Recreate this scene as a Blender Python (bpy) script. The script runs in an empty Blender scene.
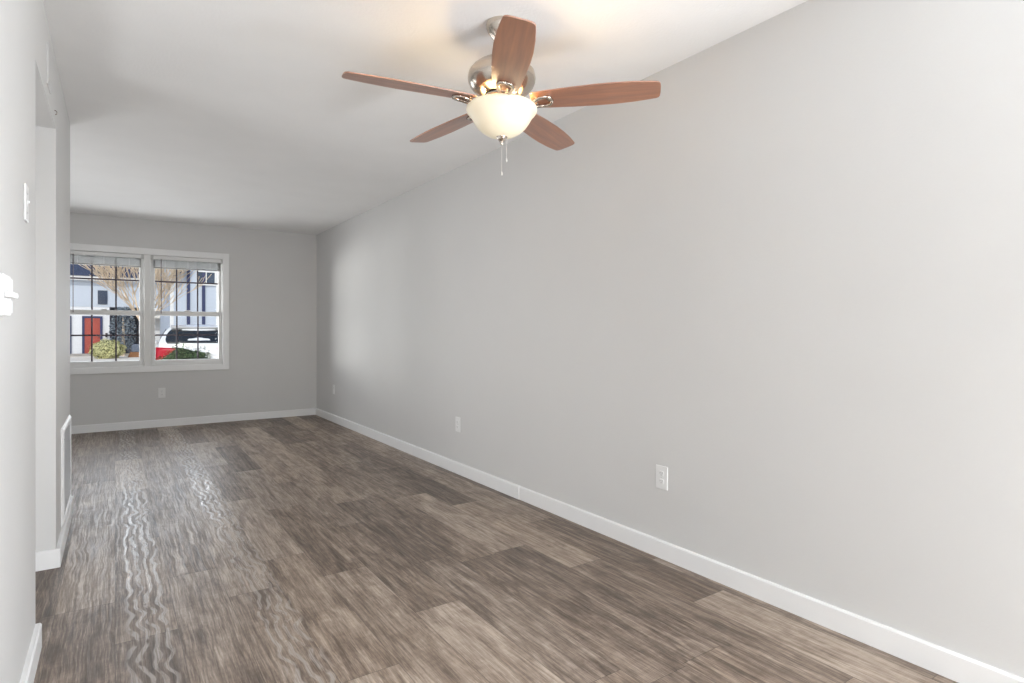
import bpy, bmesh, math, random
from mathutils import Vector, Matrix, noise

PI = math.pi
S = bpy.context.scene
COL = S.collection

# ------------------------------------------------------------------ camera
cam_d = bpy.data.cameras.new('camera')
cam = bpy.data.objects.new('camera', cam_d)
COL.objects.link(cam)
cam.location = (0.0, 0.0, 1.134)
cam.rotation_euler = (PI / 2, 0, -math.atan2(.5628, .8266))
cam_d.sensor_width = 36.0
cam_d.lens = 583.0 / 1024.0 * 36.0
cam_d.shift_y = -10.5 / 1024.0
cam_d.clip_start = 0.02
cam_d.clip_end = 400
S.camera = cam

# ------------------------------------------------------------------ colour management
S.view_settings.view_transform = 'Standard'
S.view_settings.look = 'None'
S.view_settings.gamma = 1.0
S.view_settings.use_curve_mapping = False
S.view_settings.exposure = 0.15

# ------------------------------------------------------------------ sky
w = bpy.data.worlds.new('sky')
S.world = w
w.use_nodes = True
nt = w.node_tree
nt.nodes.clear()
out = nt.nodes.new('ShaderNodeOutputWorld')
bg = nt.nodes.new('ShaderNodeBackground')
sky = nt.nodes.new('ShaderNodeTexSky')
sky.sky_type = 'NISHITA'
sky.sun_disc = False
sky.sun_elevation = math.radians(32)
sky.sun_rotation = math.radians(205)
bg.inputs['Strength'].default_value = 0.16
nt.links.new(sky.outputs[0], bg.inputs['Color'])
nt.links.new(bg.outputs[0], out.inputs['Surface'])

# ------------------------------------------------------------------ lights
def light(name, kind, energy, color, loc, rot, **kw):
    d = bpy.data.lights.new(name, kind)
    d.energy = energy
    d.color = color
    for k, v in kw.items():
        setattr(d, k, v)
    o = bpy.data.objects.new(name, d)
    COL.objects.link(o)
    o.location = loc
    o.rotation_euler = rot
    return o

def aim(o, target):
    o.rotation_euler = (Vector(target) - o.location).to_track_quat('-Z', 'Y').to_euler()

# low winter sun from behind the house
light('sun', 'SUN', 1.7, (1.0, .93, .82), (0, 0, 20), (math.radians(50), 0, math.radians(-18)), angle=math.radians(.6))
# daylight through the patio doors of the living space behind the camera
light('side_patio_daylight', 'AREA', 106, (.915, .96, 1.0), (-2.0, -4.04, 1.12), (PI / 2, 0, 0), shape='RECTANGLE', size=2.2, size_y=2.0)
# unseen fill lamp added low outside the doors to brighten the ceiling
g2 = light('back_ceiling_fill', 'AREA', 44, (.93, .965, 1.0), (-2.0, -5.6, .10), (0, 0, 0), shape='RECTANGLE', size=2.4, size_y=1.6)
aim(g2, (-.6, 0.0, 2.0))
# two fill lamps added out of view at right for left wall and ceiling
sw = light('right_side_fill', 'AREA', 103, (.915, .96, 1.0), (2.262, -.55, 1.35), (0, 0, 0), shape='RECTANGLE', size=1.7, size_y=1.3)
aim(sw, (.3, -.55, 1.5))
su = light('right_up_fill', 'AREA', 15, (.93, .965, 1.0), (3.3, -1.1, .25), (0, 0, 0), shape='RECTANGLE', size=2.0, size_y=1.2)
aim(su, (.2, .2, 2.4))
# fill lamp added near the floor out of view, aimed up along the room
sp = light('low_up_fill', 'AREA', 54, (.95, .975, 1.0), (2.06, -.55, .12), (0, 0, 0), shape='RECTANGLE', size=.35, size_y=1.5)
aim(sp, (1.3, 3.4, 2.9))
# daylight through the front window (bounced off the sunny car park)
wl = light('window_daylight', 'AREA', 33, (.98, .985, 1.0), (0.31, 8.30, 1.37), (-PI / 2, 0, 0), shape='RECTANGLE', size=1.6, size_y=1.25)
# sun glancing back off the neighbouring facades
gl = light('facade_glint', 'AREA', 350, (1.0, .96, .91), (-4.2, 12.0, 1.15), (0, 0, 0), shape='RECTANGLE', size=2.4, size_y=1.0)
aim(gl, (2.2, 6.0, 1.35))
hd = light('hall_fill', 'AREA', 1.6, (1.0, .99, .98), (-1.5, 2.95, 1.25), (0, 0, 0), shape='RECTANGLE', size=.3, size_y=1.5, spread=math.radians(56))  # added fill through the hallway opening for the middle of the right wall
aim(hd, (2.26, 3.75, 1.35))
# fill lamps added unseen in hallway and alcove to brighten ceiling and right wall
hb = light('hall_up_fill', 'AREA', 9.5, (.97, .985, 1.0), (-1.5, 3.12, .18), (0, 0, 0), shape='RECTANGLE', size=.6, size_y=.6)
aim(hb, (1.0, 3.7, 2.3))
al = light('alcove_up_fill', 'AREA', 28, (.97, .985, 1.0), (-.95, 6.0, .15), (0, 0, 0), shape='RECTANGLE', size=.9, size_y=2.4)
aim(al, (1.2, 4.0, 2.4))

# ------------------------------------------------------------------ materials
MATS = {}
def N(nt, t, **kw):
    n = nt.nodes.new(t)
    for k, v in kw.items():
        if k.startswith('_'):
            setattr(n, k[1:], v)
        else:
            n.inputs[k].default_value = v
    return n

def mat(name, color, rough=.5, metal=0.0, var=.04, scale=6.0, bump=0.0, bscale=60.0, spec=.5, coat=0.0, stretch=(1, 1, 1), emis=None):
    """a principled material with a procedural noise in colour and relief"""
    m = bpy.data.materials.new(name)
    m.use_nodes = True
    nt = m.node_tree
    p = nt.nodes['Principled BSDF']
    L = nt.links
    tc = N(nt, 'ShaderNodeTexCoord')
    mp = N(nt, 'ShaderNodeMapping')
    mp.inputs['Scale'].default_value = stretch
    L.new(tc.outputs['Object'], mp.inputs['Vector'])
    nz = N(nt, 'ShaderNodeTexNoise', Scale=scale, Detail=5.0)
    L.new(mp.outputs[0], nz.inputs['Vector'])
    cr = N(nt, 'ShaderNodeValToRGB')
    c = Vector(color)
    cr.color_ramp.elements[0].position = .3
    cr.color_ramp.elements[1].position = .7
    cr.color_ramp.elements[0].color = (*[max(0, x * (1 - var)) for x in c], 1)
    cr.color_ramp.elements[1].color = (*[min(1, x * (1 + var)) for x in c], 1)
    L.new(nz.outputs['Fac'], cr.inputs['Fac'])
    L.new(cr.outputs['Color'], p.inputs['Base Color'])
    p.inputs['Roughness'].default_value = rough
    p.inputs['Metallic'].default_value = metal
    p.inputs['Specular IOR Level'].default_value = spec
    p.inputs['Coat Weight'].default_value = coat
    if bump:
        nb = N(nt, 'ShaderNodeTexNoise', Scale=bscale, Detail=4.0)
        L.new(mp.outputs[0], nb.inputs['Vector'])
        b = N(nt, 'ShaderNodeBump', Strength=bump, Distance=.004)
        L.new(nb.outputs['Fac'], b.inputs['Height'])
        L.new(b.outputs[0], p.inputs['Normal'])
    if emis:
        p.inputs['Emission Color'].default_value = (*emis[0], 1)
        p.inputs['Emission Strength'].default_value = emis[1]
    MATS[name] = m
    return m

mat('wall_paint', (.655, .65, .642), .62, var=.012, scale=2.0, bump=.10, bscale=120, spec=.35)
mat('ceiling_paint', (.90, .897, .89), .9, var=.015, scale=3.0, bump=.35, bscale=75, spec=.2)
mat('trim_paint', (.86, .86, .86), .38, var=.01)
mat('sash_vinyl', (.78, .78, .77), .4, var=.01)
mat('blind_vinyl', (.30, .30, .285), .5, var=.03, scale=20)
mat('headrail_white', (.82, .82, .81), .4, var=.01)
mat('plate_plastic', (.80, .80, .795), .3, var=.01)
mat('socket_shadow', (.20, .20, .20), .5)
mat('socket_grey', (.55, .55, .54), .4)
mat('muntin_bronze', (.05, .032, .042), .5)
mat('wand_backlit', (.13, .09, .10), .3)  # dark tone puts the wand's backlit look into its colour
mat('nickel', (.60, .53, .46), .2, metal=1.0, var=.04, scale=30)
mat('nickel_dark', (.30, .25, .21), .35, metal=1.0, var=.1, scale=30)
mat('chain_metal', (.75, .73, .70), .35, metal=.8)
mat('white_siding', (.78, .80, .84), .7, var=.03, scale=1.5)
mat('blue_siding', (.56, .62, .72), .7, var=.05, scale=1.2)
mat('dark_roof', (.055, .07, .12), .9, var=.25, scale=9, bump=.5, bscale=40)
mat('fascia_white', (.82, .82, .82), .6)
mat('red_door', (.40, .075, .055), .45, var=.06)
mat('navy_trim', (.035, .045, .12), .5)
mat('pink_door', (.55, .42, .48), .5)
mat('breezeway_dark', (.10, .11, .15), .9)
mat('window_dark', (.03, .05, .10), .12, spec=.6)
mat('concrete', (.80, .74, .66), .9, var=.08, scale=1.2, bump=.3)
mat('asphalt', (.36, .34, .32), .95, var=.15, scale=3, bump=.4)
mat('mulch', (.28, .14, .07), .95, var=.4, scale=30, bump=.6)
mat('hedge_leaf', (.62, .60, .31), .7, var=.45, scale=14)
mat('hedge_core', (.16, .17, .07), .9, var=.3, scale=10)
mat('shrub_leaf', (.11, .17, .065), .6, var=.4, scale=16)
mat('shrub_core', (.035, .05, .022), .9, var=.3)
mat('evergreen_leaf', (.20, .24, .28), .6, var=.75, scale=10)
mat('bark', (.70, .57, .43), .85, var=.25, scale=8, bump=.4, bscale=20, stretch=(1, 1, .3))
mat('car_white', (.80, .81, .83), .22, coat=.6, var=.005)
mat('car_glass', (.02, .024, .028), .06, spec=.8)
mat('car_trim', (.03, .03, .032), .5)
mat('tail_red', (.42, .006, .026), .35, spec=.3)
mat('tyre', (.025, .025, .025), .85, bump=.4)
mat('plate_white', (.7, .7, .68), .5)
mat('box_grey', (.13, .16, .22), .5)
mat('porch_white', (.78, .77, .74), .6)

def wood_blade():
    m = bpy.data.materials.new('blade_wood')
    m.use_nodes = True
    nt = m.node_tree; L = nt.links
    p = nt.nodes['Principled BSDF']
    tc = N(nt, 'ShaderNodeTexCoord')
    mp = N(nt, 'ShaderNodeMapping'); mp.inputs['Scale'].default_value = (3.0, 46, 46)
    L.new(tc.outputs['Object'], mp.inputs['Vector'])
    n1 = N(nt, 'ShaderNodeTexNoise', Scale=1.0, Detail=7.0, Distortion=.5)
    L.new(mp.outputs[0], n1.inputs['Vector'])
    cr = N(nt, 'ShaderNodeValToRGB')
    e = cr.color_ramp.elements
    e[0].position, e[0].color = .28, (.20, .060, .020, 1)
    e[1].position, e[1].color = .75, (.41, .145, .050, 1)
    L.new(n1.outputs['Fac'], cr.inputs['Fac'])
    L.new(cr.outputs[0], p.inputs['Base Color'])
    p.inputs['Roughness'].default_value = .40
    p.inputs['Specular IOR Level'].default_value = .9
    p.inputs['Coat Weight'].default_value = 1.0
    p.inputs['Coat IOR'].default_value = 2.0
    p.inputs['Coat Roughness'].default_value = .46
    MATS['blade_wood'] = m
wood_blade()

def frosted():
    m = bpy.data.materials.new('frosted_glass')
    m.use_nodes = True
    nt = m.node_tree; L = nt.links
    p = nt.nodes['Principled BSDF']
    tc = N(nt, 'ShaderNodeTexCoord')
    nz = N(nt, 'ShaderNodeTexNoise', Scale=9.0, Detail=3.0)
    L.new(tc.outputs['Object'], nz.inputs['Vector'])
    cr = N(nt, 'ShaderNodeValToRGB')
    cr.color_ramp.elements[0].color = (.80, .70, .52, 1)
    cr.color_ramp.elements[1].color = (.88, .80, .64, 1)
    L.new(nz.outputs['Fac'], cr.inputs['Fac'])
    L.new(cr.outputs[0], p.inputs['Base Color'])
    p.inputs['Roughness'].default_value = .35
    p.inputs['Emission Color'].default_value = (1.0, .86, .62, 1)
    p.inputs['Emission Strength'].default_value = .2
    MATS['frosted_glass'] = m
frosted()

def pane_glass():
    m = bpy.data.materials.new('window_glass')
    m.use_nodes = True
    nt = m.node_tree; L = nt.links
    nt.nodes.clear()
    o = N(nt, 'ShaderNodeOutputMaterial')
    t = N(nt, 'ShaderNodeBsdfTransparent'); t.inputs[0].default_value = (.95, .97, .98, 1)
    g = N(nt, 'ShaderNodeBsdfGlossy', Roughness=.02)
    f = N(nt, 'ShaderNodeFresnel', IOR=1.10)
    mx = N(nt, 'ShaderNodeMixShader')
    L.new(f.outputs[0], mx.inputs[0]); L.new(t.outputs[0], mx.inputs[1]); L.new(g.outputs[0], mx.inputs[2])
    L.new(mx.outputs[0], o.inputs['Surface'])
    MATS['window_glass'] = m
pane_glass()

def lap_siding(name, color, pitch):
    """horizontal lap boards"""
    m = MATS[name]
    nt = m.node_tree; L = nt.links
    p = nt.nodes['Principled BSDF']
    tc = N(nt, 'ShaderNodeTexCoord')
    sp = N(nt, 'ShaderNodeSeparateXYZ')
    L.new(tc.outputs['Object'], sp.inputs[0])
    d = N(nt, 'ShaderNodeMath', _operation='DIVIDE'); d.inputs[1].default_value = pitch
    L.new(sp.outputs['Z'], d.inputs[0])
    fr = N(nt, 'ShaderNodeMath', _operation='FRACT')
    L.new(d.outputs[0], fr.inputs[0])
    b = N(nt, 'ShaderNodeBump', Strength=.6, Distance=.02)
    L.new(fr.outputs[0], b.inputs['Height'])
    L.new(b.outputs[0], p.inputs['Normal'])
lap_siding('blue_siding', None, .2)
lap_siding('white_siding', None, .2)

# vinyl plank floor: end joints measured per plank column (width .2 m)
PLANK_END = {-1: .55, 0: .15, 1: .70, 2: .33, 3: .66, 4: .32, 5: .96, 6: .21, 7: .10, 8: .115, 9: .95, 10: .39, 11: .8}
def floor_material():
    m = bpy.data.materials.new('vinyl_plank')
    m.use_nodes = True
    nt = m.node_tree; L = nt.links
    p = nt.nodes['Principled BSDF']
    def M(op, a, b=None, c=None):
        n = N(nt, 'ShaderNodeMath', _operation=op)
        for i, v in enumerate((a, b, c)):
            if v is None: continue
            if isinstance(v, (int, float)): n.inputs[i].default_value = v
            else: L.new(v, n.inputs[i])
        return n.outputs[0]
    def MIX(fac, a, b, blend='MIX'):
        n = N(nt, 'ShaderNodeMix', _data_type='RGBA', _blend_type=blend)
        for i, v in ((0, fac), (6, a), (7, b)):
            if isinstance(v, (int, float)): n.inputs[i].default_value = v
            elif isinstance(v, tuple): n.inputs[i].default_value = (*v, 1)
            else: L.new(v, n.inputs[i])
        return n.outputs[2]
    def XYZ(x, y, z):
        n = N(nt, 'ShaderNodeCombineXYZ')
        for i, v in enumerate((x, y, z)):
            if isinstance(v, (int, float)): n.inputs[i].default_value = v
            else: L.new(v, n.inputs[i])
        return n.outputs[0]
    def NOISE(v, scale=1.0, detail=5.0, rough=.55, dist=0.0):
        n = N(nt, 'ShaderNodeTexNoise', Scale=scale, Detail=detail, Roughness=rough, Distortion=dist)
        L.new(v, n.inputs['Vector'])
        return n.outputs['Fac']
    def RAMP(fac, stops, interp='LINEAR'):
        n = N(nt, 'ShaderNodeValToRGB')
        n.color_ramp.interpolation = interp
        e = n.color_ramp.elements
        while len(e) < len(stops): e.new(.5)
        for k, (pos, c) in enumerate(stops):
            e[k].position = pos
            e[k].color = (*c, 1) if isinstance(c, tuple) else (c, c, c, 1)
        L.new(fac, n.inputs[0])
        return n.outputs[0]
    tc = N(nt, 'ShaderNodeTexCoord')
    sp = N(nt, 'ShaderNodeSeparateXYZ')
    L.new(tc.outputs['Object'], sp.inputs[0])
    X, Y = sp.outputs['X'], sp.outputs['Y']
    W, LEN = .2, 1.2
    u = M('DIVIDE', M('ADD', X, .0), W)
    col = M('FLOOR', u)
    fu = M('FRACT', u)
    stops = []
    for k in range(-1, 12):
        stops.append(((k + 1) / 14 + .0001 if k > -1 else 0.0, PLANK_END[k] / LEN))
    off = M('MULTIPLY', RAMP(M('DIVIDE', M('ADD', col, 1.4), 14.0), stops, 'CONSTANT'), LEN)
    v = M('DIVIDE', M('SUBTRACT', Y, off), LEN)
    row = M('FLOOR', v)
    fv = M('FRACT', v)
    wn = N(nt, 'ShaderNodeTexWhiteNoise', _noise_dimensions='2D')
    L.new(XYZ(col, row, 0.0), wn.inputs['Vector'])
    rnd = wn.outputs['Value']
    rz = M('MULTIPLY', rnd, 37.0)
    # long cloudy tone, medium and fine grain, all along Y
    cloud = NOISE(XYZ(M('MULTIPLY', X, 9.0), M('MULTIPLY', Y, 2.6), rz), detail=5, rough=.65, dist=1.2)
    grain = NOISE(XYZ(M('MULTIPLY', X, 55.0), M('MULTIPLY', Y, 3.2), rz), detail=7, rough=.7, dist=.2)
    fine = NOISE(XYZ(M('MULTIPLY', X, 260.0), M('MULTIPLY', Y, 12.0), rz), detail=4, rough=.7)
    saw = NOISE(XYZ(M('MULTIPLY', X, 9.0), M('MULTIPLY', Y, 55.0), rz), detail=3, rough=.6)
    tone = M('ADD', M('MULTIPLY', rnd, .26), M('ADD', .0, M('MULTIPLY', cloud, .64)))
    tone = M('ADD', tone, M('MULTIPLY', M('SUBTRACT', grain, .5), .62))
    tone = M('ADD', tone, M('MULTIPLY', M('SUBTRACT', fine, .5), .55))
    tone = M('ADD', tone, M('MULTIPLY', M('SUBTRACT', saw, .5), .12))
    streak = RAMP(NOISE(XYZ(M('MULTIPLY', X, 34.0), M('MULTIPLY', Y, 1.7), M('ADD', rz, 5.0)), detail=5, rough=.62, dist=.7), [(.50, 0.0), (.66, 1.0)])
    tone = M('SUBTRACT', tone, M('MULTIPLY', streak, .12))
    tone = M('ADD', tone, .015)
    base = RAMP(tone, [(.18, (.078, .054, .040)), (.36, (.172, .124, .092)), (.50, (.305, .230, .174)), (.70, (.53, .43, .345))])
    wn2 = N(nt, 'ShaderNodeTexWhiteNoise', _noise_dimensions='2D')
    L.new(XYZ(M('ADD', col, 17.3), row, 0.0), wn2.inputs['Vector'])
    grey = MIX(M('MULTIPLY', wn2.outputs['Value'], .45), base, MIX(1.0, base, (.93, 1.0, 1.10), 'MULTIPLY'))
    # joints
    ju = M('LESS_THAN', M('MINIMUM', fu, M('SUBTRACT', 1.0, fu)), .006)
    jv = M('LESS_THAN', M('MINIMUM', fv, M('SUBTRACT', 1.0, fv)), .0012)
    joint = M('MAXIMUM', ju, jv)
    c2 = MIX(M('MULTIPLY', joint, .6), grey, (.05, .037, .028))
    # cathedral figure in two of the planks: smooth wandering ribbons in the embossing
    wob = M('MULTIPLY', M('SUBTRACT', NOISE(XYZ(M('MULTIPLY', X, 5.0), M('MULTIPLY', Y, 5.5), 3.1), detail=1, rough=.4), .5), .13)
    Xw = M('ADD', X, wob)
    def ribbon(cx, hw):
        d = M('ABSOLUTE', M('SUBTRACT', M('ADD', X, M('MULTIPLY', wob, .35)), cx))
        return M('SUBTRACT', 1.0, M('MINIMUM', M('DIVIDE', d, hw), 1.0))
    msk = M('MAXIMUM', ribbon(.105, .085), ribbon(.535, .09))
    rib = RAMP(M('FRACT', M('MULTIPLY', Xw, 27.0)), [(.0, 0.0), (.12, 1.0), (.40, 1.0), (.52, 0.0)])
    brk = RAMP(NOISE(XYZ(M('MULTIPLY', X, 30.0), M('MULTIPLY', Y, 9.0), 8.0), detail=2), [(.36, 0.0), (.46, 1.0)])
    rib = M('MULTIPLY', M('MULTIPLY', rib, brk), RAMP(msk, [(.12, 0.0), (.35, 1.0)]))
    # fine emboss lines everywhere
    lin = RAMP(NOISE(XYZ(M('MULTIPLY', M('ADD', X, M('MULTIPLY', wob, .25)), 120.0), M('MULTIPLY', Y, 2.0), 1.0), detail=2), [(.42, 0.0), (.58, 1.0)])
    leftm = RAMP(M('MULTIPLY', X, 1.0), [(.45, .34), (.85, .12)])
    c2 = MIX(M('MULTIPLY', M('SUBTRACT', 1.0, lin), leftm), c2, (.06, .045, .036))  # darker line colour at left paints in the window's reflection contrast
    c3 = MIX(M('MULTIPLY', rib, .50), c2, (.50, .45, .41))  # paler ribbons also carry the window's reflection in their colour
    L.new(c3, p.inputs['Base Color'])
    r = M('SUBTRACT', .50, M('MULTIPLY', lin, .12))
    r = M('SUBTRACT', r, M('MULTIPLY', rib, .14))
    L.new(r, p.inputs['Roughness'])
    p.inputs['Specular IOR Level'].default_value = .5
    h = M('ADD', M('MULTIPLY', lin, .5), M('MULTIPLY', grain, .6))
    h = M('SUBTRACT', M('MULTIPLY', h, M('SUBTRACT', 1.0, M('MULTIPLY', rib, .95))), M('MULTIPLY', joint, .8))
    b = N(nt, 'ShaderNodeBump', Strength=.16, Distance=.002)
    L.new(h, b.inputs['Height'])
    L.new(b.outputs[0], p.inputs['Normal'])
    MATS['vinyl_plank'] = m
floor_material()

# ------------------------------------------------------------------ mesh builder
class MB:
    def __init__(self):
        self.bm = bmesh.new()
    def box(self, x0, x1, y0, y1, z0, z1):
        v = [self.bm.verts.new(c) for c in ((x0, y0, z0), (x1, y0, z0), (x1, y1, z0), (x0, y1, z0), (x0, y0, z1), (x1, y0, z1), (x1, y1, z1), (x0, y1, z1))]
        for f in ((3, 2, 1, 0), (4, 5, 6, 7), (0, 1, 5, 4), (1, 2, 6, 5), (2, 3, 7, 6), (3, 0, 4, 7)):
            self.bm.faces.new([v[i] for i in f])
        return self
    def prism(self, pts, axis, a, b):
        """extrude a polygon of 2-D points along an axis (0, 1 or 2) from a to b"""
        def P(p, t):
            q = list(p); q.insert(axis, t); return q
        lo = [self.bm.verts.new(P(p, a)) for p in pts]
        hi = [self.bm.verts.new(P(p, b)) for p in pts]
        n = len(pts)
        self.bm.faces.new(lo[::-1]); self.bm.faces.new(hi)
        for i in range(n):
            self.bm.faces.new((lo[i], lo[(i + 1) % n], hi[(i + 1) % n], hi[i]))
        return self
    def lathe(self, prof, c=(0, 0, 0), seg=40):
        """revolve (radius, z) points about the z axis through c"""
        rings = []
        for r, z in prof:
            if r < 1e-5:
                rings.append([self.bm.verts.new((c[0], c[1], c[2] + z))])
            else:
                rings.append([self.bm.verts.new((c[0] + r * math.cos(2 * PI * k / seg), c[1] + r * math.sin(2 * PI * k / seg), c[2] + z)) for k in range(seg)])
        for A, B in zip(rings, rings[1:]):
            for k in range(seg):
                k2 = (k + 1) % seg
                if len(A) == 1 and len(B) == 1: continue
                if len(A) == 1: self.bm.faces.new((A[0], B[k2], B[k]))
                elif len(B) == 1: self.bm.faces.new((A[k], A[k2], B[0]))
                else: self.bm.faces.new((A[k], A[k2], B[k2], B[k]))
        return self
    def tube(self, pts, rad, seg=8, cap=True):
        """a round tube through points with a radius per point"""
        pts = [Vector(p) for p in pts]
        if not isinstance(rad, (list, tuple)): rad = [rad] * len(pts)
        rings = []
        up = Vector((0, 0, 1))
        for i, p in enumerate(pts):
            t = (pts[min(i + 1, len(pts) - 1)] - pts[max(i - 1, 0)]).normalized()
            a = t.cross(up if abs(t.z) < .95 else Vector((1, 0, 0))).normalized()
            b = t.cross(a).normalized()
            rings.append([self.bm.verts.new(p + (a * math.cos(2 * PI * k / seg) + b * math.sin(2 * PI * k / seg)) * rad[i]) for k in range(seg)])
        for A, B in zip(rings, rings[1:]):
            for k in range(seg):
                self.bm.faces.new((A[k], A[(k + 1) % seg], B[(k + 1) % seg], B[k]))
        if cap:
            self.bm.faces.new(rings[0][::-1]); self.bm.faces.new(rings[-1])
        return self
    def ball(self, c, r, sub=2, sc=(1, 1, 1), rough=0.0, freq=2.0):
        g = bmesh.ops.create_icosphere(self.bm, subdivisions=sub, radius=1.0)
        for v in g['verts']:
            k = 1 + (noise.noise(v.co * freq) * rough if rough else 0)
            v.co = Vector((c[0] + v.co.x * r * sc[0] * k, c[1] + v.co.y * r * sc[1] * k, c[2] + v.co.z * r * sc[2] * k))
        return self
    def leaf(self, p, n, size, rng):
        n = Vector(n).normalized()
        a = n.orthogonal().normalized()
        a = Matrix.Rotation(rng.uniform(0, 2 * PI), 3, n) @ a
        b = n.cross(a)
        p = Vector(p)
        vs = [self.bm.verts.new(q) for q in (p - a * size, p - b * size * .45 + n * size * .12, p + a * size, p + b * size * .45 + n * size * .12)]
        self.bm.faces.new(vs)
    def build(self, name, material, parent=None, loc=None, smooth=False, bevel=0.0, subsurf=0, autosmooth=None):
        me = bpy.data.meshes.new(name)
        bmesh.ops.recalc_face_normals(self.bm, faces=self.bm.faces)
        self.bm.to_mesh(me); self.bm.free()
        me.materials.append(MATS[material])
        o = bpy.data.objects.new(name, me)
        COL.objects.link(o)
        if parent: o.parent = parent
        if loc: o.location = loc
        if smooth:
            for p in me.polygons: p.use_smooth = True
        if autosmooth is not None:
            me.set_sharp_from_angle(angle=math.radians(autosmooth))
        if bevel:
            bv = o.modifiers.new('bevel', 'BEVEL'); bv.width = bevel; bv.segments = 2; bv.limit_method = 'ANGLE'
        if subsurf:
            ss = o.modifiers.new('subsurf', 'SUBSURF'); ss.levels = subsurf; ss.render_levels = subsurf
        return o

def thing(name, label, cat, loc=(0, 0, 0), rot=(0, 0, 0), group=None):
    o = bpy.data.objects.new(name, None)
    o.empty_display_size = .1
    COL.objects.link(o)
    o.location = loc; o.rotation_euler = rot
    o['label'] = label; o['category'] = cat
    if group: o['group'] = group
    return o

def structure(o):
    o['kind'] = 'structure'
    return o

def copy_tree(o, parent=None):
    c = o.copy(); COL.objects.link(c)
    if parent: c.parent = parent
    for ch in list(o.children): copy_tree(ch, c)
    return c

# ------------------------------------------------------------------ the room
XR, YF, XL, H = 2.263, 8.04, -.235, 2.44
YB = -4.1                       # back wall, behind the camera
structure(MB().box(-3.4, XR + .12, YB - .12, YF + .16, -.12, 0).build('floor', 'vinyl_plank'))
structure(MB().box(-3.4, XR + .12, YB - .12, YF + .16, H, H + .18).build('ceiling', 'ceiling_paint'))
m = MB()
m.box(XR, XR + .12, .35, YF + .16, 0, H); m.box(XR, XR + .12, YB - .12, -1.5, 0, H)
m.box(XR, XR + .12, -1.5, .35, 0, .65); m.box(XR, XR + .12, -1.5, .35, 2.10, H)  # unseen opening added to let in the right-hand fill light
structure(m.build('wall_right', 'wall_paint'))

# far wall with the double window
WX0, WX1, WZ0, WZ1 = -.487, 1.113, .72, 2.03
b = MB()
b.box(-1.75, WX0, YF, YF + .16, 0, H)
b.box(WX1, XR, YF, YF + .16, 0, H)
b.box(WX0, WX1, YF, YF + .16, 0, WZ0)
b.box(WX0, WX1, YF, YF + .16, WZ1, H)
structure(b.build('wall_far', 'wall_paint'))

# left wall: near stretch, opening to a hallway with a header, far stretch
OY0, OY1, OH, YE = 2.68, 3.55, 2.105, 4.62
b = MB()
YS = 1.10                       # the left wall starts here; the living space behind the camera is wider
b.prism([(YS, 0), (OY0, 0), (OY0, OH), (OY1, OH), (OY1, 0), (YE, 0), (YE, H), (YS, H)], 0, XL - .12, XL)
structure(b.build('wall_left', 'wall_paint'))
structure(MB().box(-2.2, XL - .12, OY1, OY1 + .11, 0, H).build('wall_hall_far', 'wall_paint'))
structure(MB().box(-2.2, XL - .12, OY0 - .11, OY0, 0, H).build('wall_hall_near', 'wall_paint'))
structure(MB().box(-2.32, -2.2, OY0 - .11, OY1 + .11, 0, H).build('wall_hall_end', 'wall_paint'))
structure(MB().box(-1.75, XL - .12, YE - .11, YE, 0, H).build('wall_alcove_near', 'wall_paint'))
structure(MB().box(-1.87, -1.75, YE - .11, YF + .16, 0, H).build('wall_alcove_side', 'wall_paint'))
# back wall with the patio door opening
b = MB()
b.box(-3.3, -3.1, YB - .12, YB, 0, H)
b.box(-.9, .15, YB - .12, YB, 0, H)
b.box(2.05, XR, YB - .12, YB, 0, H)
b.box(-3.1, -.9, YB - .12, YB, 2.15, H)
b.box(.15, 2.05, YB - .12, YB, 2.15, H)
structure(b.build('wall_back', 'wall_paint'))
structure(MB().box(-3.3, -3.18, YB, OY0 - .11, 0, H).build('wall_side', 'wall_paint'))
structure(MB().box(-3.18, XL - .12, YS, YS + .12, 0, H).build('wall_kitchen', 'wall_paint'))
structure(MB().box(-4.5, 3.6, YB - 2.7, YB - .12, 2.5, 2.62).build('ceiling_sun_block', 'ceiling_paint'))  # unseen slab added to keep direct sun out of the back openings

# baseboards: a flat board with an eased top edge
def base_profile(h=.088, t=.016):
    return [(0, 0), (t, 0), (t, h - .006), (t - .005, h), (0, h)]
def baseboard(name, axis, a, b_, wall, sgn, t=.016, h=.088):
    m = MB()
    pr = [(wall + sgn * x, z) for x, z in base_profile(h, t)]
    m.prism(pr, axis, a, b_)
    return structure(m.build(name, 'trim_paint'))
baseboard('baseboard_right', 1, YB, 3.215, XR, -1, .015)
baseboard('baseboard_right.001', 1, 3.216, YF, XR, -1, .020, .089)
baseboard('baseboard_far', 0, -1.75, XR - .02, YF, -1)
baseboard('baseboard_left', 1, YS, OY0 + .0, XL, 1, .018)
baseboard('baseboard_left.001', 1, OY1, YE + .0, XL, 1, .018)
baseboard('baseboard_hall', 0, -2.2, XL + .018, OY1, -1)
baseboard('baseboard_alcove', 0, -1.75, XL + .018, YE, 1)

# window casing
b = MB()
cx0, cx1, cz0, cz1 = -.555, 1.181, .655, 2.10
yc0, yc1 = YF - .018, YF
b.box(cx0, WX0 + .004, yc0, yc1, cz0, cz1)
b.box(WX1 - .004, cx1, yc0, yc1, cz0, cz1)
b.box(WX0 + .004, WX1 - .004, yc0, yc1, WZ1 - .004, cz1)
b.box(WX0 + .004, WX1 - .004, yc0, yc1, cz0, WZ0 + .004)
structure(b.build('trim_1', 'trim_paint', bevel=.003))
b = MB()
b.box(.280, .345, YF - .014, YF + .155, WZ0 + .004, WZ1 - .004)
structure(b.build('trim_2', 'sash_vinyl', bevel=.003))

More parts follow.
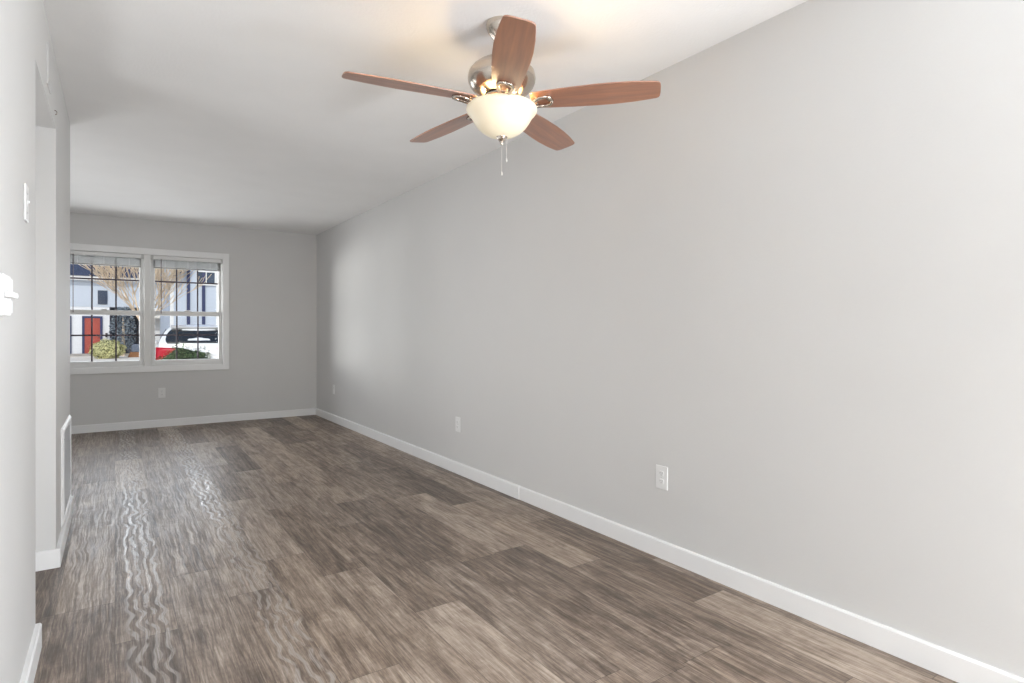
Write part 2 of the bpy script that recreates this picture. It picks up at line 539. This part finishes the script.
def make_window(name, x0, x1):
    root = bpy.data.objects.new(name, None); COL.objects.link(root); structure(root)
    root.location = ((x0 + x1) / 2, YF, WZ0)
    ox, oy, oz = root.location
    z0, z1 = WZ0, WZ1
    def B(m, a, b_, c, d, e, f): m.box(a - ox, b_ - ox, c - oy, d - oy, e - oz, f - oz)
    f = MB()                                   # vinyl frame lining the opening
    B(f, x0, x0 + .012, YF + .02, YF + .155, z0, z1); B(f, x1 - .012, x1, YF + .02, YF + .155, z0, z1)
    B(f, x0 + .012, x1 - .012, YF + .02, YF + .155, z1 - .02, z1); B(f, x0 + .012, x1 - .012, YF + .02, YF + .155, z0, z0 + .022)
    f.build('window_frame', 'sash_vinyl', root)
    def sash(nm, zb, zt, y0, y1, st, rb, rt, mz):
        s = MB()
        a, c = x0 + .012, x1 - .012
        B(s, a, a + st, y0, y1, zb, zt); B(s, c - st, c, y0, y1, zb, zt)
        B(s, a + st, c - st, y0, y1, zb, zb + rb); B(s, a + st, c - st, y0, y1, zt - rt, zt)
        so = s.build(nm, 'sash_vinyl', root, bevel=.003)
        g = MB(); ym = (y0 + y1) / 2
        B(g, a + st, c - st, ym - .002, ym + .002, zb + rb, zt - rt)
        g.build('pane', 'window_glass', so)
        for k in (1, 2):
            xm = a + st + (c - a - 2 * st) * k / 3
            m = MB(); B(m, xm - .008, xm + .008, ym + .004, ym + .013, zb + rb, zt - rt)
            m.build('muntin', 'muntin_bronze', so)
        m = MB(); B(m, a + st, c - st, ym + .0045, ym + .0125, mz - .009, mz + .009)
        m.build('muntin', 'muntin_bronze', so)
    sash('lower_sash', z0 + .022, 1.372, YF + .030, YF + .062, .034, .048, .056, 1.085)
    sash('upper_sash', 1.318, z1 - .02, YF + .068, YF + .100, .034, .054, .05, 1.725)
    lk = MB(); B(lk, ox - .03, ox + .03, YF + .022, YF + .05, 1.372, 1.384)
    lk.build('sash_lock', 'sash_vinyl', root, bevel=.003)
    return root
make_window('window_1', -.487, .280)
make_window('window_2', .345, 1.113)

def make_blind(label, x0, x1):
    cx = (x0 + x1) / 2
    t = thing('window_blind', label, 'blind', (cx, YF - .0, WZ1), group=None)
    hw = (x1 - x0) / 2
    m = MB(); m.box(-hw + .028, hw - .028, -.012, .024, -.052, -.010)
    m.build('headrail', 'headrail_white', t, bevel=.003)
    for s in (-1, 1):                          # end brackets
        m = MB(); m.box(min(s * hw, s * (hw - .027)), max(s * hw, s * (hw - .027)), -.010, .026, -.056, -.006)
        m.build('bracket', 'socket_shadow' if False else 'socket_grey', t, bevel=.002)
    m = MB()
    n = 26
    for k in range(n):                         # the stacked slats
        z = -.054 - k * .0033
        y = .004 + .0012 * math.sin(k * 2.1)
        m.prism([(y - .012, z - .0002), (y, z + .0008), (y + .012, z - .0002), (y + .012, z - .0014), (y, z - .0006), (y - .012, z - .0014)], 0, -hw + .03, hw - .03)
    m.build('slat_stack', 'blind_vinyl', t)
    m = MB(); m.box(-hw + .03, hw - .03, -.010, .018, -.156, -.1415)
    m.build('bottom_rail', 'blind_vinyl', t, bevel=.003)
    for q in (-.62, 0, .62):
        m = MB(); m.tube([(q * hw, -.0105, -.05), (q * hw, -.0105, -.145)], .0012, 6)
        m.build('ladder_cord', 'headrail_white', t)
    xw = -hw + .105
    m = MB(); m.tube([(xw, -.016, -.045), (xw, -.019, -.09), (xw, -.016, -.69)], .0042, 6)
    m.build('tilt_wand', 'wand_backlit', t)
    return t
make_blind('raised white mini blind stacked at the top of the left window, beside the wall end', -.487, .280)
make_blind('raised white mini blind stacked at the top of the right window, toward the bare corner', .345, 1.113)

# ------------------------------------------------------------------ wall plates
def make_outlet(label, loc, rotz):
    """local frame: wall plane at y=0, plate projecting to -y"""
    t = thing('wall_outlet', label, 'outlet', loc, (0, 0, rotz), 'duplex outlets on the walls')
    m = MB(); m.prism([(-.0375, -.0585), (.0375, -.0585), (.0375, .0585), (-.0375, .0585)], 1, -.006, 0)
    m.build('cover_plate', 'plate_plastic', t, bevel=.003)
    for s in (-1, 1):
        pts = []
        for k in range(20):
            a = 2 * PI * k / 20
            pts.append((.0165 * math.cos(a), s * .0195 + max(-.0125, min(.0125, .0165 * math.sin(a)))))
        m = MB(); m.prism(pts, 1, -.0085, -.0055)
        r = m.build('receptacle', 'plate_plastic', t)
        m = MB()
        for q in (-.0065, .0065): m.box(q - .0012, q + .0012, -.0088, -.0083, s * .0195 - .001, s * .0195 + .007)
        m.prism([(.0025 * math.cos(2 * PI * k / 10), s * .0195 - .0065 + .0025 * math.sin(2 * PI * k / 10)) for k in range(10)], 1, -.0088, -.0083)
        m.build('slots', 'socket_shadow', r)
    m = MB(); m.prism([(.003 * math.cos(2 * PI * k / 12), .003 * math.sin(2 * PI * k / 12)) for k in range(12)], 1, -.0072, -.0055)
    m.build('screw', 'socket_grey', t)
    return t
o0 = make_outlet('white duplex outlet on the long right wall, nearest the camera', (XR, 1.988, .402), -PI / 2)
def another_outlet(label, loc, rotz):
    c = copy_tree(o0); c.location = loc; c.rotation_euler = (0, 0, rotz); c['label'] = label
another_outlet('white duplex outlet in the middle of the right wall, by the baseboard joint', (XR, 4.086, .389), -PI / 2)
another_outlet('small white duplex outlet on the right wall closest to the window-wall corner', (XR, 7.28, .403), -PI / 2)
another_outlet('white duplex outlet under the window on the far wall', (.457, YF, .402), 0)

def make_switch():
    t = thing('light_switch', 'white toggle light switch on the left wall beside the hallway opening', 'light switch', (XL, 2.385, 1.537), (0, 0, -PI / 2))
    # local -y points into the room (+x)
    m = MB(); m.prism([(-.036, -.057), (.036, -.057), (.036, .057), (-.036, .057)], 1, -.0065, 0)
    m.build('cover_plate', 'plate_plastic', t, bevel=.003)
    m = MB(); m.prism([(-.005, -.012), (.005, -.012), (.005, .012), (-.005, .012)], 1, -.008, -.006)
    tg = m.build('toggle_slot', 'plate_plastic', t)
    m = MB(); m.box(-.004, .004, -.012, -.007, .001, .009)
    m.build('toggle', 'plate_plastic', tg, bevel=.001)
    for s in (-1, 1):
        m = MB(); m.prism([(.003 * math.cos(2 * PI * k / 12), s * .03 + .003 * math.sin(2 * PI * k / 12)) for k in range(12)], 1, -.0076, -.006)
        m.build('screw', 'socket_grey', t)
    return t
switch = make_switch()
switch.rotation_euler = (0, 0, PI / 2)
def make_thermostat():
    t = thing('thermostat', 'white ribbed wall control with a sliding lever, at the left edge of the near wall', 'thermostat', (XL, 1.80, 1.218), (0, 0, PI / 2))
    m = MB(); m.prism([(-.062, -.050), (.062, -.050), (.062, .050), (-.062, .050)], 1, -.004, 0)
    m.build('back_plate', 'plate_plastic', t, bevel=.002)
    m = MB(); m.prism([(-.058, -.048), (.058, -.048), (.058, .044), (.052, .048), (-.052, .048), (-.058, .044)], 1, -.026, -.004)
    c = m.build('cover', 'plate_plastic', t, bevel=.003)
    for za, zb in ((.012, .040), (-.040, -.012)):
        m = MB(); m.box(-.051, .051, -.0268, -.0255, za, zb)
        for k in range(9):
            x = -.048 + k * .012
            m.box(x - .002, x + .002, -.0295, -.0262, za, zb)
        m.build('ribbed_panel', 'plate_plastic', c)
    m = MB(); m.box(-.05, .052, -.040, -.026, -.006, .008)
    m.build('lever', 'plate_plastic', t, bevel=.003)
    return t
make_thermostat()

# return-air grille low on the far stretch of the left wall
def make_grille():
    y0, y1, z0, z1 = 3.86, 4.50, .105, .62
    t = thing('return_air_grille', 'white return air grille low on the left wall past the hallway opening', 'vent', (XL, (y0 + y1) / 2, z0), (0, 0, PI / 2))
    hw, h = (y1 - y0) / 2, z1 - z0
    # frame with sloping faces: outer ring at the wall, ridge, inner ring
    m = MB(); bm = m.bm
    def ring(i, d):
        return [bm.verts.new((x, -d, z)) for x, z in ((-hw + i, i), (hw - i, i), (hw - i, h - i), (-hw + i, h - i))]
    R = [ring(0, 0), ring(0, .004), ring(.012, .013), ring(.026, .013), ring(.030, .003)]
    for A, B in zip(R, R[1:]):
        for k in range(4):
            bm.faces.new((A[k], A[(k + 1) % 4], B[(k + 1) % 4], B[k]))
    m.build('frame', 'trim_paint', t)
    m = MB(); n = 30
    for k in range(n):
        z = .034 + (h - .068) * k / (n - 1)
        m.prism([(-.001, z - .003), (-.011, z + .006), (-.011, z + .0075), (-.001, z - .0015)], 0, -hw + .028, hw - .028)
    m.build('louver_panel', 'trim_paint', t)
    m = MB(); m.box(-hw + .028, hw - .028, -.001, 0, .028, h - .028)
    m.build('backing', 'trim_paint', t)
    for s in (-1, 1):
        m = MB(); m.prism([(s * (hw - .019) + .004 * math.cos(2 * PI * k / 10), h - .06 + .004 * math.sin(2 * PI * k / 10)) for k in range(10)], 1, -.0145, -.0125)
        m.build('screw', 'socket_grey', t)
make_grille()

# thin painted plate and a small nail on the header above the hallway
t = thing('door_chime', 'flat painted chime cover high above the hallway opening', 'door chime', (XL, 3.16, 2.165), (0, 0, PI / 2))
m = MB(); m.prism([(-.07, 0), (.07, 0), (.07, .17), (-.07, .17)], 1, -.004, 0)
m.build('cover', 'wall_paint', t, bevel=.001)
m = MB(); m.prism([(-.055, .015), (.055, .015), (.055, .155), (-.055, .155)], 1, -.0055, -.0035)
m.build('face_panel', 'wall_paint', t, bevel=.0005)
t = thing('wall_hook', 'tiny dark hook on the header at the far corner of the hallway opening', 'hook', (XL, 3.46, 2.155))
m = MB(); m.tube([(0, 0, .012), (.006, 0, .010), (.010, 0, .004), (.009, 0, -.004), (.006, 0, -.008), (.003, 0, -.006)], .0018, 6)
m.build('hook_wire', 'nickel_dark', t)

# ------------------------------------------------------------------ ceiling fan
FX, FY = 1.360, 2.075
def make_fan():
    t = thing('ceiling_fan', 'brushed nickel ceiling fan with five brown wooden blades and a lit glass bowl', 'ceiling fan', (FX, FY, H))
    m = MB().lathe([(0, 0), (.066, 0), (.068, -.006), (.066, -.018), (.060, -.034), (.046, -.056), (.034, -.068), (.026, -.076), (0, -.076)])
    m.build('canopy', 'nickel', t, smooth=True, autosmooth=50)
    m = MB().tube([(0, 0, -.07), (0, 0, -.175)], .0125, 16)
    m.build('downrod', 'nickel', t, smooth=True, autosmooth=50)
    dome = [(0, -.140), (.024, -.140), (.027, -.150)]
    for k in range(3, 18):                     # an ellipsoid body with a raised band above its middle
        a = PI * (.5 - k / 17.5 * .97)
        rr, zz = .144 * math.cos(a), -.236 + .086 * math.sin(a)
        dome.append((rr, zz))
        if k == 7: dome += [(rr + .004, zz - .004), (rr + .005, zz - .009)]
    dome += [(.078, -.316), (.078, -.321), (0, -.321)]
    m = MB().lathe(dome, seg=64)
    m.build('motor_housing', 'nickel', t, smooth=True, autosmooth=40)
    m = MB()
    m.lathe([(0, -.318), (.070, -.318), (.072, -.322), (.072, -.336), (.068, -.340), (0, -.340)], seg=48)
    m.build('flywheel', 'nickel_dark', t, smooth=True, autosmooth=40)
    m = MB().lathe([(0, -.338), (.058, -.338), (.060, -.341), (.060, -.352), (.064, -.355), (.066, -.357), (0, -.357)], seg=48)
    m.build('switch_housing', 'nickel', t, smooth=True, autosmooth=40)
    # lamp: fitter and the bell shaped bowl
    ZR = -.355
    prof = [(.132, .002), (.140, .000), (.1485, -.006), (.1500, -.014), (.1485, -.022), (.1425, -.030), (.1345, -.038), (.128, -.048), (.118, -.066),
            (.104, -.086), (.086, -.103), (.064, -.117), (.040, -.126), (.018, -.130), (0, -.131)]
    m = MB(); m.lathe([(r, ZR + z) for r, z in prof], seg=72)
    inner = [(max(0, r - .004), ZR + z + .003) for r, z in prof]
    m2 = m.build('light_bowl', 'frosted_glass', t, smooth=True)
    sd = m2.modifiers.new('thick', 'SOLIDIFY'); sd.thickness = .004; sd.offset = -1
    m = MB().lathe([(0, ZR - .118), (.022, ZR - .124), (.0245, ZR - .128), (.024, ZR - .132), (.015, ZR - .142), (.0085, ZR - .149), (.0065, ZR - .152), (.0075, ZR - .156), (.005, ZR - .161), (0, ZR - .162)], seg=28)
    m.build('finial', 'nickel', t, smooth=True, autosmooth=50)
    for x, y, ln in ((0, 0, .125), (.017, -.011, .090)):
        z = ZR - .150 if x == 0 else ZR - .128
        ch = MB(); ch.tube([(x, y, z), (x, y, z - ln)], .0009, 6)
        zz = z - ln
        co = ch.build('pull_chain', 'chain_metal', t)
        ch = MB(); ch.lathe([(0, 0), (.0025, -.001), (.0035, -.008), (.003, -.016), (0, -.018)], (x, y, zz), 10)
        ch.build('chain_fob', 'chain_metal', co, smooth=True)
    # blade outline: (radius, half width)
    outl = [(.128, .044), (.140, .053), (.20, .0590), (.30, .0665), (.40, .0710), (.47, .0710), (.55, .0665), (.61, .0590), (.640, .0540), (.648, .0490), (.653, .0400), (.655, .0)]
    def blade_mesh():
        m = MB()
        top = [(r, wv) for r, wv in outl]
        pts = [(r, wv) for r, wv in top[:-1]] + [(.655, .02), (.655, -.02)] + [(r, -wv) for r, wv in reversed(top[:-1])]
        m.prism(pts, 2, -.003, .003)
        return m
    def iron_mesh():
        """arm from the flywheel that swells into an open loop under the blade root"""
        m = MB()
        for s in (-1, 1):
            m.tube([(.062, s * .012, .004), (.095, s * .010, -.014), (.120, s * .009, -.020), (.142, s * .018, -.017), (.165, s * .028, -.012), (.190, s * .030, -.009), (.208, s * .022, -.008), (.215, 0, -.008)],
                   [.012, .011, .010, .0085, .0078, .0075, .0075, .0075], 10)
        m.tube([(.062, 0, .004), (.095, 0, -.014), (.125, 0, -.020), (.140, 0, -.018)], [.012, .012, .010, .006], 10)
        return m
    bl = None
    yaw = math.atan2(.5628, .8266)
    for k, ang in enumerate((-12, 60, 132, 204, 276)):
        if bl is None:
            bl = blade_mesh().build('blade', 'blade_wood', t, bevel=.002)
            ir = iron_mesh().build('blade_iron', 'nickel', bl, smooth=True)
            for x, y in ((.150, .018), (.150, -.018), (.200, 0)):
                m = MB(); m.lathe([(0, -.0095), (.004, -.0085), (.0055, -.006), (.0055, -.003)], (x, y, 0), 12)
                m.build('screw', 'nickel_dark', bl, smooth=True)
            b = bl
        else:
            b = copy_tree(bl, t)
        b.location = (0, 0, -.338)
        # angle is measured from the camera's right-hand axis
        b.rotation_euler = (math.radians(-11.5), 0, math.radians(ang) - yaw)
    for k in range(3):
        a = 2 * PI * k / 3 + .4
        ld = bpy.data.lights.new('bulb', 'POINT'); ld.energy = 3.0; ld.color = (1.0, .76, .45); ld.shadow_soft_size = .03
        lo = bpy.data.objects.new('bulb', ld); COL.objects.link(lo); lo.parent = t
        lo.location = (.085 * math.cos(a), .085 * math.sin(a), ZR - .012)
    t.rotation_mode = 'QUATERNION'             # hangs a touch off plumb on its ball joint
    t.rotation_quaternion = (math.cos(math.radians(-.45)), .8266 * math.sin(math.radians(-.45)), -.5628 * math.sin(math.radians(-.45)), 0)
    return t
make_fan()

# ------------------------------------------------------------------ outdoors
G = -.20
structure(MB().box(-40, 40, YF + .16, 80, G - .3, G).build('ground', 'concrete'))
structure(MB().box(-40, 40, YF + .9, 11.6, G, G + .02).build('ground_bed', 'mulch'))
rng = random.Random(4)

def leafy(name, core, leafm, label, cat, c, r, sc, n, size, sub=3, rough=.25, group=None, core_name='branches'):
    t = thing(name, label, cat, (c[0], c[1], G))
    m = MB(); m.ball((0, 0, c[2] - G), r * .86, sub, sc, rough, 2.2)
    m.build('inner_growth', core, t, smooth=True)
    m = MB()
    for _ in range(n):
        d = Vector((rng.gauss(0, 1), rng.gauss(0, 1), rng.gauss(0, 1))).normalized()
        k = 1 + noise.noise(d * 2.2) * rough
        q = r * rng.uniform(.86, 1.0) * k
        nn = (d + Vector((rng.uniform(-.6, .6), rng.uniform(-.6, .6), rng.uniform(-.3, .8)))).normalized()
        m.leaf((d.x * q * sc[0], d.y * q * sc[1], c[2] - G + d.z * q * sc[2]), nn, size * rng.uniform(.7, 1.3), rng)
    m.build('leaves', leafm, t)
    return t
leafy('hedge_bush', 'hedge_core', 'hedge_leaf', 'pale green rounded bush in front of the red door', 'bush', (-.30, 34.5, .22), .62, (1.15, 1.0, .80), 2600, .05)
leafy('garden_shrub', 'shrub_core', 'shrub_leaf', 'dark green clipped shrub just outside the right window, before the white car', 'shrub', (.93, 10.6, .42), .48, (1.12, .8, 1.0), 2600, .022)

# far building with the red door
def make_building():
    Y = 39.0
    t = thing('apartment_building', 'white building with dark roof and red door across the car park', 'building', (-3, Y, G))
    ox, oy, oz = t.location
    def bx(m, a, b_, c, d, e, f): m.box(a - ox, b_ - ox, c - oy, d - oy, e - oz, f - oz)
    m = MB()
    bx(m, -12, -.25, Y, Y + 7, G, 2.45); bx(m, 1.15, 9, Y, Y + 7, G, 2.45); bx(m, -.25, 1.15, Y + 3, Y + 7, G, 2.45)
    m.build('lower_wall', 'white_siding', t)
    m = MB(); bx(m, -12, 9, Y - .02, Y + 7, 2.45, 3.87)
    m.build('upper_wall', 'blue_siding', t)
    m = MB(); bx(m, -12.3, 9.3, Y - .35, Y + .1, 3.87, 4.09)
    m.build('fascia', 'fascia_white', t)
    m = MB(); m.prism([(Y - .4 - oy, 4.09 - oz), (Y + 4 - oy, 7.0 - oz), (Y + 7.4 - oy, 4.09 - oz)], 0, -12.4 - ox, 9.4 - ox)
    m.build('roof', 'dark_roof', t)
    m = MB(); bx(m, -.25, 1.15, Y + 2.6, Y + 2.98, G, 2.45); bx(m, -.25, -.22, Y, Y + 3, G, 2.44); bx(m, 1.12, 1.15, Y, Y + 3, G, 2.44)
    m.build('breezeway', 'breezeway_dark', t)
    # red door in a dark frame
    m = MB()
    bx(m, -1.47, -1.36, Y - .08, Y, G, 1.94); bx(m, -.68, -.57, Y - .08, Y, G, 1.94); bx(m, -1.36, -.68, Y - .08, Y, 1.83, 1.94)
    m.build('door_frame', 'navy_trim', t)
    m = MB(); bx(m, -1.36, -.68, Y - .05, Y - .005, G + .05, 1.83)
    for zz in ((.05, .75), (.95, 1.65)):
        for xx in ((-1.28, -1.06), (-.98, -.76)):
            bx(m, xx[0], xx[1], Y - .065, Y - .05, zz[0], zz[1])
    d = m.build('red_door', 'red_door', t)
    m = MB(); m.ball((-.745 - ox, Y - .09 - oy, .82 - oz), .035, 2)
    m.build('knob', 'nickel_dark', d, smooth=True)
    m = MB(); bx(m, -2.02, -1.93, Y - .08, Y, G + .1, 1.94); bx(m, -2.9, -2.02, Y - .08, Y, 1.85, 1.94); bx(m, -2.99, -2.9, Y - .08, Y, G + .1, 1.94)
    m.build('door_frame', 'navy_trim', t)
    m = MB(); bx(m, -2.9, -2.02, Y - .05, Y - .005, G + .1, 1.85)
    m.build('door', 'pink_door', t)
    m = MB(); bx(m, -2.1, -.45, Y - .9, Y, G, G + .12)
    m.build('step', 'asphalt', t)
    m = MB(); bx(m, -.44, -.34, Y - .14, Y, .80, 1.02)
    m.build('wall_lamp', 'car_trim', t)
    # dark upper windows; the right-hand one paints in tree shadow on the wall
    for a, c in ((-.78, -.35), (-4.2, -3.2)):
        m = MB(); bx(m, a, c, Y - .07, Y - .02, 2.6, 3.35)
        f = m.build('window', 'window_dark', t)
    # pale porch beyond the breezeway
    m = MB(); bx(m, 1.3, 3.4, Y - .8, Y, 1.85, 2.15)
    m.build('porch_beam', 'porch_white', t)
    for x in (1.4, 2.3, 3.2):
        m = MB(); bx(m, x, x + .14, Y - .78, Y - .62, G, 1.85)
        m.build('porch_post', 'porch_white', t)
make_building()

def make_townhouse():
    Y = 30.0
    t = thing('townhouse', 'pale blue sided house with dark vertical strips behind the white car', 'house', (4, Y, G))
    ox, oy, oz = t.location
    def bx(m, a, b_, c, d, e, f): m.box(a - ox, b_ - ox, c - oy, d - oy, e - oz, f - oz)
    m = MB(); bx(m, 2.02, 9.5, Y, Y + 7, G, 5.4)
    m.build('wall', 'blue_siding', t)
    m = MB(); m.prism([(1.8 - ox, 5.4 - oz), (9.7 - ox, 5.4 - oz), (5.75 - ox, 7.6 - oz)], 1, -.4, 7.2)
    m.build('roof', 'dark_roof', t)
    for x in (2.02, 3.86):
        m = MB(); bx(m, x, x + .14, Y - .05, Y, G, 5.4)
        m.build('corner_trim', 'fascia_white', t)
    for x in (2.67, 3.28):
        m = MB(); bx(m, x, x + .13, Y - .06, Y, 1.2, 4.35)
        m.build('dark_strip', 'navy_trim', t)
    m = MB()
    bx(m, 3.06, 3.12, Y - .08, Y, 3.22, 3.88); bx(m, 3.80, 3.86, Y - .08, Y, 3.22, 3.88); bx(m, 3.12, 3.80, Y - .08, Y, 3.22, 3.28); bx(m, 3.12, 3.80, Y - .08, Y, 3.82, 3.88); bx(m, 3.43, 3.47, Y - .08, Y, 3.28, 3.82)
    f = m.build('window', 'fascia_white', t)
    m = MB(); bx(m, 3.12, 3.80, Y - .03, Y - .005, 3.28, 3.82)
    m.build('pane', 'window_dark', f)
    m = MB()
    m.prism([(2.14 - ox, 3.45 - oz), (2.75 - ox, 4.05 - oz), (2.75 - ox, 4.35 - oz), (2.14 - ox, 3.75 - oz)], 1, -.5, 0)
    m.build('porch_roof', 'dark_roof', t)
make_townhouse()

# bare tree: trunk and a fan of sunlit branches
def make_tree(label, base, seedv, spread, height):
    r = random.Random(seedv)
    t = thing('bare_tree', label, 'tree', (base[0], base[1], G))
    trunk, twigs = MB(), MB()
    def grow(p, d, ln, rad, depth):
        pts, rr = [Vector(p)], [rad]
        q, dd = Vector(p), Vector(d).normalized()
        steps = 4
        for k in range(steps):
            dd = (dd + Vector((r.uniform(-.14, .14), r.uniform(-.14, .14), r.uniform(-.04, .12)))).normalized()
            q = q + dd * ln / steps
            pts.append(q.copy()); rr.append(max(.010, rad * (1 - .45 * (k + 1) / steps)))
        (trunk if depth < 2 else twigs).tube(pts, rr, 6 if depth < 2 else 4)
        if depth < 4:
            n = (9, 5, 4, 3)[depth]
            for k in range(n):
                i = r.choice((2, 3, 4)) if depth else 4
                a = r.uniform(0, 2 * PI)
                sp = (spread if depth == 0 else .55)
                side = Vector((math.cos(a), math.sin(a) * .8, 0))
                nd = (dd + side * sp * r.uniform(.6, 1.2)).normalized()
                grow(pts[i], nd, ln * r.uniform(.62, .85) if depth else height * r.uniform(.34, .44), rr[i] * r.uniform(.55, .72), depth + 1)
    grow((0, 0, -.05), (0, 0, 1), 1.55, .085, 0)
    trunk.build('trunk', 'bark', t, smooth=True)
    twigs.build('twigs', 'bark', t, smooth=True)
make_tree('bare tan tree with fanning branches between the two windows', (.90, 24.0), 11, .75, 3.6)

# dark evergreen beside the building
def make_evergreen():
    t = thing('evergreen_tree', 'dark blue-green evergreen growing at the end of the white wall', 'tree', (.35, 37.3, G))
    m = MB(); m.tube([(0, 0, -.05), (.02, 0, 1.2), (0, 0, 2.4)], [.09, .07, .02], 8)
    m.build('trunk', 'bark', t)
    m = MB()
    for k in range(1500):
        z = rng.uniform(.35, 2.6)
        rr = .62 * math.sqrt(max(0, 1 - ((z - 1.3) / 1.4) ** 2)) * math.sqrt(rng.random())
        a = rng.uniform(0, 2 * PI)
        m.leaf((rr * math.cos(a), rr * math.sin(a), z), (rng.uniform(-1, 1), rng.uniform(-1, .4), rng.uniform(-.2, 1)), rng.uniform(.05, .09), rng)
    m.build('foliage', 'evergreen_leaf', t)
make_evergreen()

# low utility box next to the bush
t = thing('utility_box', 'low slate grey utility box on mulch right of the pale bush', 'utility box', (.95, 35.6, G))
m = MB(); m.prism([(-.25, .26), (.25, .26), (.26, .56), (.18, .66), (-.18, .66), (-.26, .56)], 1, -.22, .22)
m.build('body', 'box_grey', t, bevel=.03)
m = MB(); m.prism([(-.42, 0), (.42, 0), (.3, .26), (-.3, .26)], 1, -.3, .3)
m.build('plinth', 'mulch', t)
m = MB(); m.box(.255, .40, -.04, .04, .34, .44)
m.build('conduit', 'car_trim', t)

# white hatchback seen from behind
def make_car():
    t = thing('car', 'white parked car seen from behind through the right window', 'car', (1.69, 16.0, G), (0, 0, math.radians(-4.5)))
    st = [(-.02, .72), (.0, .98), (.07, 1.075), (.16, 1.15), (.32, 1.33), (.48, 1.43), (.75, 1.465), (1.5, 1.475), (2.1, 1.43), (2.6, 1.2), (2.95, 1.0), (3.4, .93), (3.9, .82), (4.15, .62)]
    wz = [(.2, .78), (.34, .86), (.6, .895), (.92, .89), (1.06, .845), (1.25, .765), (1.38, .69), (1.48, .56)]
    def hw(z):
        for (a, p), (b_, q) in zip(wz, wz[1:]):
            if z <= b_: return p + (q - p) * max(0, (z - a) / (b_ - a))
        return wz[-1][1]
    m = MB(); bm = m.bm; rows = []
    for i, (y, zt) in enumerate(st):
        sec = []
        taper = 1.0 if .0 < y < 3.3 else (.955 if y <= 0 else 1 - .11 * ((y - 3.3) / .85) ** 2)
        bow = .10
        for k in range(9):
            z = .2 + (zt - .2) * k / 8
            sec.append((hw(z) * taper, z))
        top = sec[-1][0]
        for k in (.75, .5, .25): sec.append((top * k, zt + .035 * (1 - k * k)))
        full = [(-x, z) for x, z in sec] + [(0, zt + .036)] + [(x, z) for x, z in reversed(sec)]
        rows.append([bm.verts.new((x, y + (bow * (x / .9) ** 2 if y < 1.0 else -bow * (x / .9) ** 2 if y > 3 else 0), z)) for x, z in full])
    for A, B in zip(rows, rows[1:]):
        for k in range(len(A) - 1): bm.faces.new((A[k], A[k + 1], B[k + 1], B[k]))
        bm.faces.new((A[-1], A[0], B[0], B[-1]))
    bm.faces.new(rows[0]); bm.faces.new(rows[-1][::-1])
    m.build('body', 'car_white', t, smooth=True, autosmooth=40)
    def patch(name, material, grid, parent=None):
        m = MB(); V = [[m.bm.verts.new(p) for p in r] for r in grid]
        for A, B in zip(V, V[1:]):
            for k in range(len(A) - 1): m.bm.faces.new((A[k], A[k + 1], B[k + 1], B[k]))
        o = m.build(name, material, parent or t, smooth=True)
        s = o.modifiers.new('thick', 'SOLIDIFY'); s.thickness = .02; s.offset = 0
        return o
    # rear window: rounded left and right ends
    def rear_y(z):
        for (a, za), (b_, zb) in zip(st[1:], st[2:]):
            if za <= z <= zb: return a + (b_ - a) * (z - za) / (zb - za)
        return .5
    grid = []
    for j in range(9):
        z = 1.035 + (1.37 - 1.035) * j / 8
        e = abs(j / 4 - 1) ** 3
        half = (.74 - .10 * j / 8) * (1 - .10 * e)
        grid.append([(half * (k / 8 - 1), rear_y(z) + .10 * (half * (k / 8 - 1) / .9) ** 2 - .022, z) for k in range(17)])
    rw = patch('rear_window', 'car_glass', grid)
    m = MB(); m.tube([(0, .12, 1.065), (.2, .16, 1.10), (.45, .20, 1.13)], .008, 6)
    m.build('wiper', 'car_trim', rw)
    # tail lights
    for s in (-1, 1):
        g = []
        for j in range(5):
            f = j / 4
            z = .62 + .33 * f
            x0, x1 = .90, .78 - .42 * f ** 1.2
            g.append([(s * (x0 + (x1 - x0) * k / 6), .10 * ((x0 + (x1 - x0) * k / 6) / .9) ** 2 - .03 + (.03 if k == 0 else 0), z - .03 * k / 6) for k in range(7)])
        patch('tail_light', 'tail_red', g)
        m = MB(); m.tube([(s * .88, 2.35, .98), (s * .97, 2.33, 1.02)], .03, 8); m.ball((s * 1.0, 2.32, 1.03), .10, 2, (.9, .6, .7))
        m.build('side_mirror', 'car_white', t, smooth=True)
        g = [[(s * (hw(z) + .006), y0 + (y1 - y0) * k / 6, z) for k in range(7)] for z, y0, y1 in ((1.02, .55, 2.62), (1.14, .58, 2.50), (1.26, .62, 2.34), (1.37, .68, 2.16))]
        patch('side_window', 'car_glass', g)
        for y in (.72, 3.32):
            m = MB(); m.lathe([(0, -.1), (.24, -.1), (.31, -.085), (.325, -.05), (.325, .05), (.31, .085), (.24, .1), (0, .1)], seg=28)
            wo = m.build('wheel', 'tyre', t, smooth=True, autosmooth=40)
            wo.location = (s * .80, y, .325); wo.rotation_euler = (0, PI / 2, 0)
            m = MB()
            m.lathe([(0, .105), (.04, .107), (.05, .102), (.20, .098), (.215, .104), (.225, .098)], seg=24)
            m.build('rim', 'nickel', wo, smooth=True)
    # spoiler with brake lamp, plate, bumper strip, antenna
    m = MB(); m.prism([(.30, 1.435), (.52, 1.462), (.62, 1.475), (.62, 1.44), (.45, 1.40), (.31, 1.415)], 0, -.60, .60)
    m.build('spoiler', 'car_white', t, bevel=.01)
    m = MB(); m.box(-.27, .27, -.05, -.02, .70, .82); m.build('number_plate', 'plate_white', t, bevel=.004)
    m = MB(); m.prism([(-.86, .28), (.86, .28), (.88, .52), (-.88, .52)], 1, -.06, .12); m.build('bumper', 'car_white', t, bevel=.03)
    m = MB(); m.tube([(0, .85, 1.49), (0, .72, 1.545)], [.016, .006], 6); m.build('antenna', 'car_trim', t)
make_car()
